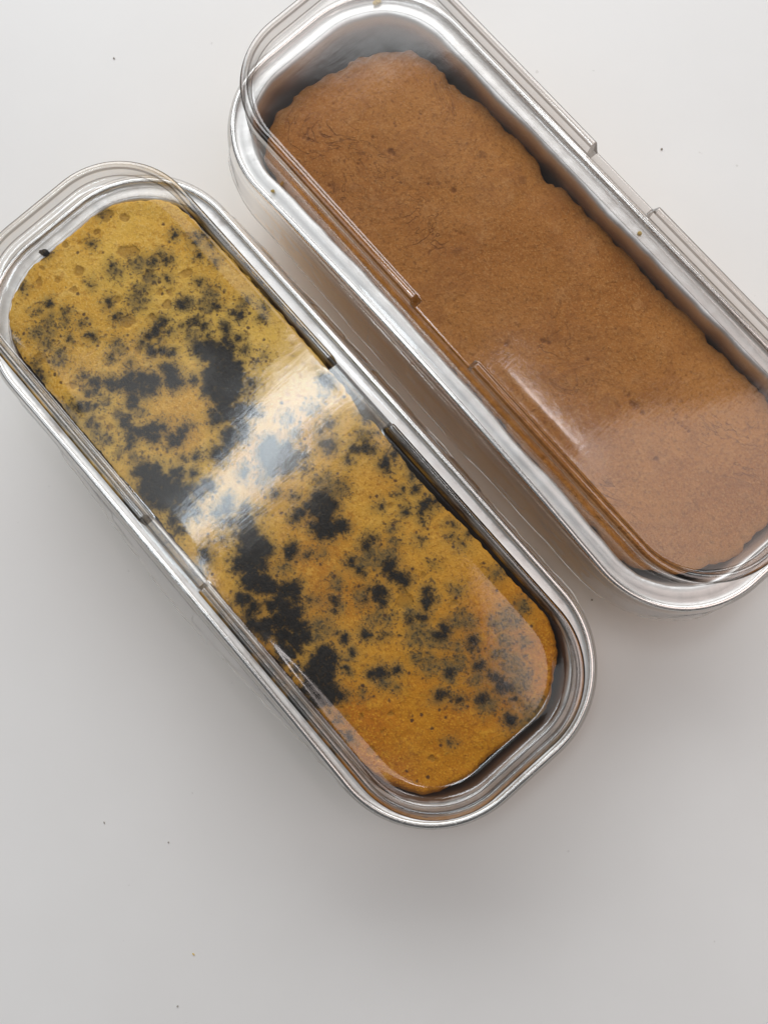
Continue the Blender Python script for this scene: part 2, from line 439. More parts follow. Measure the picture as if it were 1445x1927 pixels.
def build_tray(name, pose, b1, b2, seed, label, foil):
    rt = root(name, pose, label, "foil tray", "foil loaf trays")
    Q, Nn = perimeter()
    N = len(Q)
    s = np.cumsum(np.hypot(*(Q - np.roll(Q, 1, 0)).T))
    ang = np.arctan2(Nn[:, 1], Nn[:, 0])
    corner = np.abs(np.sin(2 * ang)) > 0.05
    wob = fbm(Q[:, 0] / 16 + 40, Q[:, 1] / 16 + 40, seed, 3)
    wob2 = fbm(Q[:, 0] / 5 + 40, Q[:, 1] / 5 + 40, seed + 9, 3)
    ple = corner * np.sin(s * 5.2 + 2.0 * wob2) * (0.5 + wob2)
    def ring(d, z, kw=0.0, kp=0.0, kz=0.0):
        dd = d + kw * wob * 2.2
        P = bow(Q - Nn * dd[:, None] if hasattr(dd, "shape") else Q - Nn * dd, b1, b2)
        zz = ZR + z + kz * wob2 + kp * ple
        return np.column_stack([P, np.broadcast_to(zz, (N,))])
    inner = [(1.40, -0.25, 0, 0, 0), (2.0, -0.75, 0.05, 0, 0.05), (2.5, -0.85, 0.1, 0.02, 0.15), (3.4, -0.55, 0.2, 0.05, 0.35),
             (4.6, -0.40, 0.4, 0.09, 0.45), (5.6, -0.45, 0.6, 0.12, 0.4), (6.2, -0.75, 0.7, 0.10, 0.2), (6.6, -1.4, 0.7, 0.06, 0.1), (6.85, -2.4, 0.7, 0, 0),
             (7.1, -5, 0.6, 0, 0), (7.5, -10, 0.5, 0, 0), (8.0, -17, 0.3, 0, 0), (8.7, -26, 0.2, 0, 0), (9.3, -33, 0.1, 0, 0), (10.0, -36, 0, 0, 0), (12.2, -37.6, 0, 0, 0), (16.0, -38.0, 0, 0, 0)]
    outer = [(1.40, -0.75, 0, 0, 0), (2.2, -1.7, 0, 0, 0), (3.5, -1.6, 0.2, 0, 0), (5.2, -1.6, 0.5, 0, 0), (6.3, -3.2, 0.6, 0, 0), (6.65, -5, 0.5, 0, 0), (7.05, -10, 0.4, 0, 0),
             (7.75, -17, 0.3, 0, 0), (8.45, -26, 0.1, 0, 0), (9.1, -33, 0, 0, 0), (9.8, -36.8, 0, 0, 0), (12.1, -38.9, 0, 0, 0), (16.0, -39.6, 0, 0, 0)]
    ri = [ring(*a) for a in inner]
    V = np.vstack(ri)
    F = loft_faces(len(ri), N, flip=False)
    k = len(V)
    V = np.vstack([V, [[0, 0, ZR - 38.0]]])
    base = (len(ri) - 1) * N
    F += [(base + i, base + (i + 1) % N, k) for i in range(N)]
    fm = [0] * len(F)
    ro = [ring(*a) for a in outer]
    off = len(V)
    V = np.vstack([V] + ro)
    Fo = [tuple(x + off for x in q) for q in loft_faces(len(ro), N, flip=True)]
    k = len(V)
    V = np.vstack([V, [[0, 0, ZR - 39.6]]])
    base = off + (len(ro) - 1) * N
    Fo += [(base + (i + 1) % N, base + i, k) for i in range(N)]
    F += Fo; fm += [1] * len(Fo)
    mesh_obj("pan", V, F, [foil, M_FOIL_OUT], rt, fmat=fm)
    # rolled edge
    rings = []
    for kx in range(15):
        a = 2 * math.pi * kx / 14
        rad = 0.88 + 0.05 * wob2
        d = 0.9 - rad * np.cos(a); z = rad * np.sin(a) * 0.95
        P = bow(Q - Nn * d[:, None], b1, b2)
        rings.append(np.column_stack([P, ZR - 0.1 + z + 0.25 * wob]))
    mesh_obj("rolled_rim", np.vstack(rings), loft_faces(len(rings), N), [M_BEAD], rt)
    return rt

build_tray("foil_tray", POSE_L, 0.31, -0.80, 3, "silver foil tray filled with the black and yellow marbled cake", M_FOIL_L)
build_tray("foil_tray", POSE_R, 0.0, -2.81, 11, "silver foil tray filled with the plain brown cake", M_FOIL_R)

# ------------------------------------------------------------------ clear lids
ZP, HR = 17.9, 2.9          # panel height above the rims, extra height of the ridge

def build_lid(name, pose, offs, seed, warp, label, flare, ribs):
    rt = root(name, pose, label, "plastic lid", "clear snap-on lids")
    Q, Nn = perimeter(dense=(-11.3, 10.4))
    N = len(Q)
    Qo = Q + np.array(offs)
    u = Q[:, 0]
    side = np.abs(Nn[:, 1]) > 0.999
    h = np.where(side & (np.abs(u) < 40), np.where(u < 0, sstep(-10.5, -12.1, u), sstep(9.6, 11.2, u)), 1.0)
    if True:
        h = np.where(u < 0, 1 - sstep(-12.1, -10.5, u), sstep(9.6, 11.2, u))
        h = np.where(side, h, 1.0)
    wv = fbm(Q[:, 0] / 22 + 9, Q[:, 1] / 22 + 9, seed, 3)
    wv2 = fbm(Q[:, 0] / 6 + 9, Q[:, 1] / 6 + 9, seed + 4, 3)
    lean = np.zeros(N)
    fl = np.zeros(N)
    for vs_, amp, uc, wd_ in flare:
        fl += amp * (np.sign(Nn[:, 1]) == vs_) * side * np.exp(-((u - uc) / wd_) ** 2)
    def ring(d, z):
        d = np.broadcast_to(d, (N,)); z = np.broadcast_to(z, (N,))
        return np.column_stack([Qo - Nn * d[:, None], ZR + z])
    # skirt: wavy lower edge, over the rolled rim
    rb = np.zeros(N)
    for vs_, uc, ln in ribs:
        m = (np.sign(Nn[:, 1]) == vs_) * side
        rb += m * (sstep(ln, ln - 1.2, np.abs(u - uc)))
    sk = [ring(-2.0 - fl - 1.3 * np.abs(wv) - 0.5 * wv2, -9.2 + 2.2 * wv2),
          ring(-1.75 - fl - 1.3 * np.abs(wv) - 0.5 * wv2, -9.0 + 2.2 * wv2),
          ring(-1.55 - 0.85 * fl - 0.8 * np.abs(wv) - 0.3 * wv2, -7.8 + 1.5 * wv2),
          ring(-1.25 - 0.62 * fl - 0.5 * wv - 0.55 * rb, -6.2 + 0.5 * wv2),
          ring(-1.15 - 0.50 * fl - 0.4 * wv - 0.65 * rb, -5.2),
          ring(-0.95 - 0.35 * fl - 0.3 * wv - 0.55 * rb, -4.0),
          ring(-0.75 - 0.15 * fl - 0.2 * wv2, -2.4), ring(-0.60 - 0.05 * fl, -1.0), ring(-0.45, 0.0), ring(-0.20, 0.75), ring(0.30, 1.20), ring(0.95, 1.38), ring(1.55, 1.25), ring(2.1, 0.85)]
    V = np.vstack(sk)
    skirt = mesh_obj("skirt", V, loft_faces(len(sk), N), [M_SKIRT], rt)
    e0 = sk[0]
    tube = []
    for kx in range(7):
        a = 2 * math.pi * kx / 6
        tube.append(np.column_stack([e0[:, :2] + Nn * (0.13 * math.cos(a)), e0[:, 2] + 0.13 * math.sin(a)]))
    mesh_obj("cut_edge", np.vstack(tube), loft_faces(7, N), [M_EDGE], skirt)
    # wall: narrow ledge on the tray flange and the upright side
    wl = [ring(2.1, 0.85), ring(2.6, 0.55), ring(3.4, 0.42 + 0.25 * wv), ring(5.4, 0.42 + 0.2 * wv), ring(6.1, 0.6), ring(6.5, 1.1), ring(6.68, 2.0),
          ring(6.80, 6.0 + 0.4 * wv), ring(6.95, 11.0), ring(7.05, 13.2), ring(7.22, 13.7), ring(7.26, 15.5), ring(7.32, ZP - 1.2)]
    mesh_obj("side_wall", np.vstack(wl), loft_faces(len(wl), N), [M_CLEAR], rt)
    # ridge and notches
    rd = [ring(7.32, ZP - 1.2), ring(7.34, ZP - 0.7 + HR * h), ring(7.40, ZP - 0.38 + HR * h), ring(7.55, ZP - 0.14 + HR * h), ring(7.80, ZP - 0.02 + HR * h), ring(8.15, ZP + (0.10 + HR) * h), ring(8.5, ZP + (0.14 + HR) * h),
          ring(8.9, ZP + (0.10 + HR) * h), ring(9.2, ZP + (HR - 0.04) * h), ring(9.42, ZP + (HR - 0.22) * h), ring(9.56, ZP + (HR - 0.5) * h), ring(9.95, ZP + 0.5 * h), ring(10.1, ZP + 0.18 * h), ring(10.4, ZP + 0.03 * h), ring(10.8, ZP)]
    R = np.array(rd)
    nr = len(rd)
    hm = np.maximum(h, np.roll(h, -1))
    parts = {"a": [], "b": [], "n": []}
    for i in range(N):
        key = "n" if hm[i] < 0.004 else ("a" if u[i] < 0 else "b")
        parts[key].append(i)
    def welded(idx):
        vmap, vl, fs = {}, [], []
        def gv(k, i):
            if (k, i) not in vmap:
                vmap[(k, i)] = len(vl); vl.append(R[k, i])
            return vmap[(k, i)]
        fm = []
        for i in idx:
            j = (i + 1) % N
            ramp = abs(h[i] - h[j]) > 0.04
            for k in range(nr - 1):
                fs.append((gv(k, i), gv(k, j), gv(k + 1, j), gv(k + 1, i)))
                fm.append(1 if (k in (1, 2, 3, 8, 9, 11) or (ramp and k < 12)) else 0)
        return np.array(vl), fs, fm
    for key in ("a", "b"):
        vl, fs, fm = welded(parts[key])
        mesh_obj("raised_ridge", vl, fs, [M_RIDGE, M_BEND], rt, fmat=fm)
    # panel with its sags and buckles
    Pe = Qo - Nn * 10.8
    ax = np.column_stack([np.clip(Pe[:, 0], -62, 62), np.zeros(N)])
    rings = []
    for k in range(46):
        t = 1 - k / 45
        P = ax + (Pe - ax) * t
        amp = sstep(1.0, 0.86, t)
        z = ZP + amp * warp(P[:, 0] - offs[0], P[:, 1] - offs[1])
        rings.append(np.column_stack([P, ZR + z]))
    V = np.vstack(rings)
    F = loft_faces(len(rings), N)
    off = len(V)
    vl, fs, fm = welded(parts["n"])
    fm = [0] * len(F) + [m if k % (nr - 1) in (1, 2) else 0 for k, m in enumerate(fm)]
    V = np.vstack([V, vl]); F += [tuple(x + off for x in q) for q in fs]
    mesh_obj("top_panel", V, F, [M_PANEL, M_BEND], rt, fmat=fm)
    return rt

def warp_l(u, v):
    z = -0.13 * np.sqrt(((u + 9 - 0.12 * v) / 8) ** 2 + 1) + 0.14
    z += 0.0011 * (np.clip(np.abs(v) - 6, 0, None)) ** 2 * np.exp(-((u + 9) / 22) ** 2) * 0.25
    z += 0.30 * fbm(u / 34 + 3.1, v / 34 + 8.7, 21, 2)
    return z

def warp_r(u, v):
    z = 0.0 * u
    z += 0.60 * fbm(u / 36 + 1.1, v / 40 + 2.7, 33, 2)
    return z

build_lid("plastic_lid", POSE_L, (-0.08, 0.39), 51, warp_l, "clear plastic lid over the black and yellow marbled cake",
          [(-1, 3.6, 6, 42), (1, 1.2, -20, 45)], [(1, -28, 7), (1, 0, 9), (1, 30, 7), (-1, 20, 10), (-1, -20, 6)])
build_lid("plastic_lid", POSE_R, (0.17, 0.08), 71, warp_r, "clear plastic lid over the plain brown cake",
          [(-1, 0.9, 0, 50)], [(-1, -12, 8), (-1, 12, 8), (-1, 40, 6), (1, 0, 9)])

# ------------------------------------------------------------------ cakes
def parse(t):
    return np.array([[float(x) for x in a.split(",")] for a in t.split()])

CHAR = parse("""-94.6,-7.0,1.1 -94.4,-6.2,0.7 -93.0,12.3,0.6 -87.3,4.9,0.5 -94.6,-13.4,0.2 -78.1,-2.9,0.4 -71.1,-2.6,0.9 -82.6,-18.9,0.5 -82.2,-15.6,0.9 -78.5,4.8,0.5 -66.0,-3.1,1.1 -71.1,-11.7,0.6 -66.6,-12.1,0.6 -70.1,-17.1,0.6 -90.5,-18.1,0.5 -73.9,24.0,0.8 -68.3,27.1,0.8 -69.3,29.6,0.7 -64.8,29.5,0.8 -64.9,25.3,0.7 -60.5,27.5,0.5 -69.8,17.9,0.9 -71.6,17.3,0.7 -72.0,14.0,1.0 -57.3,12.8,1.4 -58.7,20.4,0.9 -50.5,19.8,1.1 -57.2,6.3,1.0 -56.8,4.4,1.2 -55.9,2.0,1.5 -56.6,0.2,1.2 -53.8,1.5,0.7 -50.7,12.6,1.2 -51.6,10.5,1.0 -52.2,8.6,0.7 -48.5,12.7,0.9 -53.2,5.0,0.7 -45.5,12.3,0.7 -56.3,-3.2,0.7 -53.3,-1.7,1.0 -51.6,-1.9,1.5 -50.3,0.2,1.2 -48.4,1.5,0.7 -53.6,-8.6,0.8 -58.2,-12.0,0.8 -45.3,-2.1,1.8 -43.5,-2.5,2.1 -41.0,-3.0,2.1 -40.2,-2.5,1.2 -50.5,-10.4,1.5 -48.6,-9.1,1.8 -46.7,-7.1,1.8 -44.9,-7.4,1.5 -50.5,-12.7,1.8 -48.3,-12.6,2.4 -52.9,-16.3,1.5 -51.0,-14.7,1.5 -46.6,-10.7,1.8 -44.2,8.0,1.8 -43.3,10.4,1.8 -41.2,8.6,2.4 -39.8,10.7,2.4 -40.2,15.4,1.5 -41.6,15.8,1.2 -38.1,14.9,1.5 -37.6,8.4,2.7 -36.0,11.1,2.7 -33.9,12.6,1.8 -36.2,5.3,2.4 -34.1,7.6,2.9 -31.5,10.6,2.7 -33.8,3.3,2.4 -31.6,5.8,2.9 -29.1,8.6,2.4 -39.2,18.2,1.0 -35.4,17.0,1.0 -38.5,0.8,1.0 -43.7,17.4,1.0 -65.5,14.3,0.8 -45.7,21.6,0.9 -44.2,22.4,1.0 -26.8,12.6,1.2 -39.6,26.8,0.6 -42.0,29.0,0.7 -70.6,-29.9,0.7 -68.8,-30.2,1.0 -67.3,-30.4,0.7 -59.6,-21.1,0.8 -56.1,-20.2,1.3 -55.3,-19.2,1.5 -54.0,-21.1,1.0 -55.3,-22.8,0.8 -53.9,-17.2,1.0 -51.8,-15.3,1.3 -51.4,-17.2,1.0 -50.4,-13.7,1.5 -50.6,-11.1,1.6 -49.0,-14.0,1.5 -45.8,-15.1,1.8 -44.1,-16.0,1.3 -48.5,-10.1,1.8 -47.0,-8.5,1.8 -45.6,-6.9,1.8 -44.3,-8.7,1.5 -42.6,-3.0,2.1 -40.6,-2.7,1.5 -54.1,-26.9,1.0 -53.2,-27.2,0.9 -52.5,-25.0,0.9 -51.4,-23.5,0.7 -42.2,-19.5,1.5 -40.8,-20.7,1.5 -38.8,-20.7,1.5 -37.5,-22.5,1.5 -36.4,-23.1,1.2 -36.9,-19.5,1.8 -35.5,-17.9,1.8 -35.1,-15.1,1.8 -33.7,-13.5,1.5 -33.2,-16.7,1.5 -34.2,-17.8,1.5 -30.3,-13.9,1.3 -28.5,-14.6,1.5 -29.1,-13.0,1.2 -29.4,-11.1,0.9 -48.7,-26.9,1.0 -46.7,-26.9,0.9 -48.1,-28.9,0.7 -28.1,-24.3,2.4 -29.1,-25.1,1.8 -26.1,-22.5,2.1 -26.2,-26.3,2.4 -23.9,-24.2,2.7 -22.1,-22.6,2.4 -23.9,-27.4,2.4 -21.0,-25.9,2.7 -19.7,-23.0,2.4 -22.1,-17.9,1.3 -20.2,-19.5,1.5 -18.7,-21.1,1.8 -20.8,-28.0,2.4 -17.8,-24.6,2.4 -43.6,8.1,1.8 -43.2,11.4,1.2 -42.1,9.3,2.4 -40.1,11.6,2.7 -41.0,15.2,1.0 -37.7,12.8,2.4 -34.7,11.0,2.9 -31.8,11.4,2.1 -32.9,6.4,2.9 -30.0,8.8,2.7 -31.3,3.5,2.4 -29.0,5.2,2.7 -27.2,7.2,1.5 -27.1,2.7,2.4 -26.1,-0.8,1.8 -27.5,-0.5,1.2 -25.0,2.2,2.7 -23.3,4.7,2.4 -21.3,7.0,2.1 -21.5,2.5,1.8 -19.2,2.8,1.8 -19.8,-0.6,2.1 -18.7,-2.7,1.8 -17.1,1.1,1.5 -39.0,17.9,0.9 -29.0,-11.1,1.5 -28.9,-9.2,1.2 -28.9,-7.7,0.7 -28.6,-13.0,1.5 -18.3,-7.3,1.8 -17.8,-5.4,1.5 -21.5,-11.4,1.1 -23.3,-14.6,0.5 -14.2,28.5,1.5 -12.9,28.6,0.9 -11.1,25.4,0.3 -0.3,17.3,1.8 1.0,17.4,1.2 -4.3,21.1,0.9 -4.6,18.6,0.5 -10.2,5.2,2.7 -9.0,3.3,2.7 -7.0,5.6,2.9 -4.0,7.1,2.4 -6.9,7.5,2.4 -2.9,9.3,1.5 -2.6,10.6,0.9 -6.3,2.2,2.7 -3.6,4.8,2.4 -22.2,-19.1,1.8 -20.5,-18.5,1.5 -18.6,-15.4,1.2 -22.8,-25.7,3.2 -26.4,-24.7,2.7 -28.2,-25.9,2.1 -18.4,-23.4,2.9 -15.9,-21.5,2.7 -16.4,-18.4,1.8 -17.9,-26.5,2.4 -15.0,-25.0,2.4 -13.1,-21.9,2.4 -13.9,-17.4,2.1 -13.2,-14.8,1.8 -11.3,-25.0,1.8 -12.2,-27.3,1.5 -10.0,-22.1,1.5 -16.9,-7.0,1.5 -9.5,-4.6,1.2 -5.2,-14.8,1.8 -5.3,-16.7,1.5 -6.0,-13.0,1.5 -1.7,-15.8,1.8 -2.8,-18.0,1.2 -1.3,-12.2,1.5 -1.6,-10.8,1.2 1.4,-13.7,2.4 4.4,-13.9,2.4 3.7,-16.4,1.8 6.9,-15.6,2.9 8.9,-14.1,2.1 6.7,-18.9,1.8 8.9,-17.7,2.4 7.9,-21.5,2.1 11.0,-19.8,2.4 9.5,-22.0,1.8 10.9,-12.7,0.9 10.1,-16.3,1.5 0.4,-26.5,1.3 1.2,-27.9,1.2 2.0,-30.5,0.7 0.8,-20.9,0.6 -9.1,-27.9,1.2 1.0,-2.4,1.0 -5.9,3.1,2.4 -5.1,0.8,1.8 13.9,-21.9,2.9 16.3,-20.0,2.7 -10.6,4.5,1.8 -9.0,5.4,2.4 -7.3,2.8,2.4 -5.3,5.1,2.4 -3.2,6.5,2.1 -2.4,10.1,0.9 -3.2,3.7,1.8 -1.2,16.6,1.2 0.8,18.4,1.0 6.9,23.9,1.5 8.3,25.1,1.0 5.5,22.3,1.2 6.9,18.4,0.9 13.8,25.8,1.6 13.3,24.7,1.3 14.8,24.6,1.0 9.8,4.8,2.4 10.7,6.8,2.4 13.0,7.6,2.1 13.0,5.2,2.7 11.2,3.2,2.4 9.2,1.8,1.5 9.1,-0.5,1.5 9.0,-2.4,1.3 14.8,3.3,2.7 15.0,0.8,2.1 17.0,2.2,2.4 18.1,3.9,1.5 16.9,0.3,1.8 18.9,2.1,1.5 18.8,6.1,1.0 14.6,-9.1,1.5 15.7,-9.2,1.3 14.4,-8.0,0.9 18.6,-6.6,1.0 27.8,1.0,1.0 30.5,1.4,0.9 27.1,9.1,1.0 27.2,7.1,1.2 35.0,9.3,1.5 34.7,7.2,1.5 0.4,7.8,1.0 0.6,30.2,1.2 6.1,29.7,0.5 -4.8,18.5,0.5 21.5,16.8,0.7 27.1,21.3,1.0 11.8,30.0,0.6 13.6,28.8,0.9 13.4,32.2,0.6 4.5,1.1,0.6 6.9,-14.3,2.4 9.5,-14.9,2.4 10.7,-13.2,1.5 12.1,-17.4,2.1 7.4,-16.7,3.2 5.5,-18.9,1.5 9.1,-19.3,2.9 8.7,-22.4,1.8 11.1,-17.9,2.4 13.0,-20.6,2.4 13.2,-17.7,1.5 14.8,-22.2,1.8 17.0,-20.5,2.4 18.9,-19.8,1.5 16.2,-27.2,1.8 17.0,-25.5,1.5 19.9,-26.1,1.8 20.5,-28.5,1.5 19.1,-28.4,0.9 19.4,-19.1,1.8 22.0,-17.0,2.4 23.3,-14.6,1.9 24.9,-16.4,1.8 22.7,-19.9,1.8 22.8,-22.3,1.8 25.6,-20.0,2.4 28.0,-18.6,2.1 22.5,-29.0,1.8 24.9,-28.3,2.1 25.6,-26.2,2.4 27.1,-23.6,2.7 29.0,-21.4,2.7 27.4,-27.7,1.8 30.9,-25.0,2.7 31.9,-20.8,2.4 32.4,-19.3,1.5 34.6,-20.3,1.8 33.5,-23.3,2.4 33.2,-27.2,2.1 35.4,-26.8,1.8 35.3,-28.3,1.5 35.3,-24.4,1.8 41.2,-20.2,2.4 43.4,-19.0,1.8 41.2,-23.3,2.1 44.1,-21.6,2.7 43.0,-25.6,2.4 46.3,-23.9,2.9 45.4,-27.6,2.7 48.7,-25.5,2.9 48.9,-28.4,2.7 51.0,-23.7,1.5 52.4,-23.4,1.2 45.3,-30.3,1.5 40.0,-27.7,1.2 51.4,-25.9,1.8 15.1,-8.8,1.5 15.4,-9.8,1.3 28.4,-13.7,1.0 29.9,-12.5,0.6 34.8,-11.1,0.7 42.0,-13.8,1.2 32.6,-9.2,1.2 39.0,-14.1,0.5 39.0,1.2,1.9 40.7,0.4,1.5 39.5,-0.1,1.5 39.7,2.5,1.2 47.0,11.3,1.3 48.7,10.1,1.8 49.8,8.7,1.2 49.5,11.4,0.7 49.8,3.0,1.0 50.3,4.4,0.7 51.0,5.7,0.9 51.3,6.7,0.6 48.7,3.1,0.5 31.9,1.5,0.6 27.2,8.3,0.9 26.8,6.7,1.0 35.2,7.5,2.1 34.7,6.5,1.2 37.5,7.5,1.8 40.5,8.7,1.5 39.1,8.0,1.3 44.5,-8.4,1.2 47.7,-5.3,0.5 48.3,-4.3,0.4 47.4,-6.4,0.5 54.4,-12.3,1.8 53.6,-13.5,1.3 55.3,-11.5,1.3 56.6,-8.5,1.0 64.4,11.0,1.6 66.0,10.7,1.0 36.1,0.1,0.7 57.0,8.6,1.3 57.4,6.0,1.8 70.0,8.7,1.3 48.1,-18.7,0.7 46.0,-14.6,0.9 38.2,-3.0,0.7 19.0,5.2,1.8 86.7,5.4,1.6 77.0,3.7,1.3 77.5,4.9,0.7 70.7,8.6,0.9 75.3,9.5,1.6 77.3,10.1,1.6 78.7,10.4,1.5 78.4,8.7,1.5 74.3,9.2,1.2 69.6,-4.0,1.0 69.0,-4.9,1.0 70.6,-2.9,0.7 73.5,-1.2,1.0 83.3,9.7,1.0 66.3,1.7,1.3 56.6,-28.4,0.5 61.7,-29.4,0.9 53.1,-28.8,0.4 80.2,-9.7,0.2 29.5,26.3,1.5 29.3,28.0,1.3 30.5,28.9,1.3 30.2,24.5,0.9 31.4,23.1,0.6 27.5,21.4,0.9 17.9,30.5,0.9 24.3,27.3,1.0 20.6,29.4,0.9 13.1,29.2,1.2 22.2,24.4,0.6 38.3,28.3,0.6 42.8,29.8,0.6 40.4,25.7,0.3 43.1,26.1,0.4 35.6,18.9,0.4""")
SMUDGE = parse("""-78.7,-17.6,1.5 -77.7,-18.4,1.3 -77.3,-22.7,1.9 -75.2,-20.0,1.5 -76.3,-13.9,1.6 -74.5,-15.3,1.5 -76.4,5.0,1.5 -66.1,4.2,2.4 -68.0,7.4,1.3 -65.4,1.6,1.0 -74.3,10.9,1.8 -72.1,13.9,1.5 -69.4,10.6,1.3 -73.6,-22.9,1.5 -80.3,-29.0,1.2 -73.9,11.6,1.8 -74.9,10.0,1.2 -76.7,4.6,1.6 -52.5,17.3,1.8 -54.4,20.9,1.8 -56.3,13.5,1.8 -48.1,8.8,2.1 -49.3,9.4,1.5 -61.0,-8.5,1.5 -59.0,-8.6,1.5 -43.3,17.2,1.3 -46.0,25.5,1.5 -69.1,11.2,1.5 -67.4,-23.4,1.8 -68.6,-22.4,1.3 -55.0,-29.3,1.6 -42.6,-27.9,1.5 -41.5,-27.6,1.2 -45.2,-28.9,1.2 -44.5,-11.3,1.5 -32.5,-24.7,1.5 -36.4,-27.3,0.9 -51.3,-30.7,0.9 -45.1,-19.9,1.2 -41.0,-15.8,1.2 -50.0,-21.1,1.3 -44.2,17.4,1.3 -12.8,13.7,1.5 -8.1,12.1,1.5 -30.5,20.4,0.6 -25.4,9.7,1.2 -10.1,20.6,1.3 -11.6,20.7,0.9 -30.7,17.3,0.7 10.6,11.6,2.4 8.5,10.6,1.5 5.9,10.9,1.2 6.1,8.8,1.8 -4.4,21.3,1.2 4.4,26.1,1.5 26.9,20.3,1.2 31.6,13.4,1.3 31.4,6.9,2.7 29.6,5.3,1.8 33.1,9.3,1.8 28.5,15.3,1.2 1.4,-8.8,1.2 16.9,-13.7,1.5 -4.1,-1.9,1.5 20.8,-3.4,1.2 35.8,-16.3,2.4 36.3,-18.4,1.8 46.2,-14.9,1.2 48.3,-18.6,1.0 29.4,-5.5,1.5 34.9,-9.0,0.6 29.4,6.3,2.1 29.6,3.4,1.8 33.4,10.3,1.8 31.9,7.3,1.8 53.7,2.6,2.4 54.0,0.8,2.4 56.9,3.7,2.7 58.9,5.0,1.8 58.6,13.1,2.4 60.2,14.0,1.5 43.8,-3.5,1.8 45.4,-2.1,1.5 45.7,0.3,0.7 52.0,17.0,1.3 62.6,7.6,1.5 65.9,2.7,2.1 64.5,2.4,1.8 65.8,5.1,1.8 58.1,-2.4,1.2 61.2,-0.9,2.4 36.1,-2.2,1.3 65.5,19.7,1.8 55.4,28.4,1.5 49.1,4.4,1.8 53.0,4.0,1.5 65.9,22.3,2.7 67.9,23.2,1.8 75.6,15.9,2.7 76.8,15.1,2.1 73.2,15.7,1.8 71.4,14.6,1.5 79.4,15.9,1.8 80.9,13.4,2.4 66.4,27.7,1.5 70.0,18.2,1.8 73.6,21.5,1.2 80.2,4.3,1.8 79.1,3.0,1.5 88.8,11.3,2.7 90.8,10.6,2.7 88.8,13.9,1.5 90.3,8.3,2.4 71.9,5.6,1.5 66.9,1.6,1.8 67.1,4.4,1.2 55.2,-19.2,0.8 60.1,-11.4,0.7 57.5,-12.7,1.5 56.9,-8.5,1.0 21.6,29.3,1.5 22.9,22.2,0.5 42.8,17.3,0.6""")
AMBER = parse("""-92.6,-1.3,1.2 -90.0,2.8,0.9 -85.7,-8.8,0.8 -88.8,-13.3,0.9 -79.3,10.2,1.8 -91.0,-10.4,0.6 -89.1,7.5,1.0 -83.4,-3.1,1.5 -87.2,16.5,1.2 -90.8,13.0,1.8 -69.8,0.0,1.2 -62.8,-2.1,1.8 -80.6,-7.7,0.9 -78.4,11.9,1.8 -69.5,10.7,1.5 -63.2,19.3,1.5 -71.2,26.7,1.0 -64.3,10.1,1.0 -62.1,12.7,1.0 -59.5,4.2,1.2 -55.1,-5.0,1.0 -56.3,-1.3,0.9 -60.0,9.4,1.2 -49.9,-21.2,1.3 -71.1,-27.2,1.8 -43.1,-24.7,1.2 -46.9,-24.4,0.9 -45.1,-20.4,1.2 -59.7,-24.7,1.2 -57.5,-14.2,0.6 -7.7,12.6,1.5 23.5,18.8,0.9 0.1,8.0,0.9 42.8,6.0,1.2 42.8,13.1,0.9 45.1,5.1,2.4 51.5,-2.1,0.7 54.0,14.4,0.9 68.2,-27.0,1.2 55.2,-25.7,0.6 60.1,-23.0,0.7 64.8,-16.8,0.9 66.7,-21.1,0.7 59.4,-30.4,0.6 71.4,-27.1,0.9 80.2,-16.9,1.0 42.6,13.1,0.6""")
PITS = parse("""-55.7,0.0,0.88 -54.5,0.1,0.56 -76.9,-15.1,0.64 -75.5,-14.6,0.56 -78.3,-15.7,0.40 -34.9,5.6,0.80 -59.2,-9.2,0.48 -59.8,-8.2,0.32 -61.5,6.4,0.32 -60.6,6.0,0.32 -62.3,-1.0,0.48 -60.2,-19.3,0.56 -41.3,1.5,0.48 -40.3,2.2,0.32 -39.2,3.5,0.32 -25.4,-1.9,0.40 -24.1,-1.4,0.40 -23.0,-0.8,0.32 -48.8,-17.6,0.40 -79.1,-1.7,0.40 -76.0,-9.7,0.36 -49.2,-4.8,0.32 -64.6,21.3,0.28 -51.0,14.4,0.28 52.2,8.3,0.40 53.3,7.7,0.36 54.4,7.0,0.36 55.7,6.6,0.40 57.1,6.7,0.36 58.2,7.0,0.36 59.2,7.0,0.40 41.2,2.1,0.64 43.3,1.3,0.80 44.8,1.5,1.12 47.2,1.4,0.72 14.3,-5.1,0.72 15.8,-4.3,0.56 8.4,-13.0,0.80 46.9,11.0,0.40 24.8,12.3,0.32 26.4,0.4,0.48 58.9,-4.6,0.56 39.0,-26.4,0.48""")

def field(U, V, C):
    out = np.full(len(U), -12.0)
    for cu, cv, r in C:
        out = np.maximum(out, r - np.hypot(U - cu, V - cv))
    return out

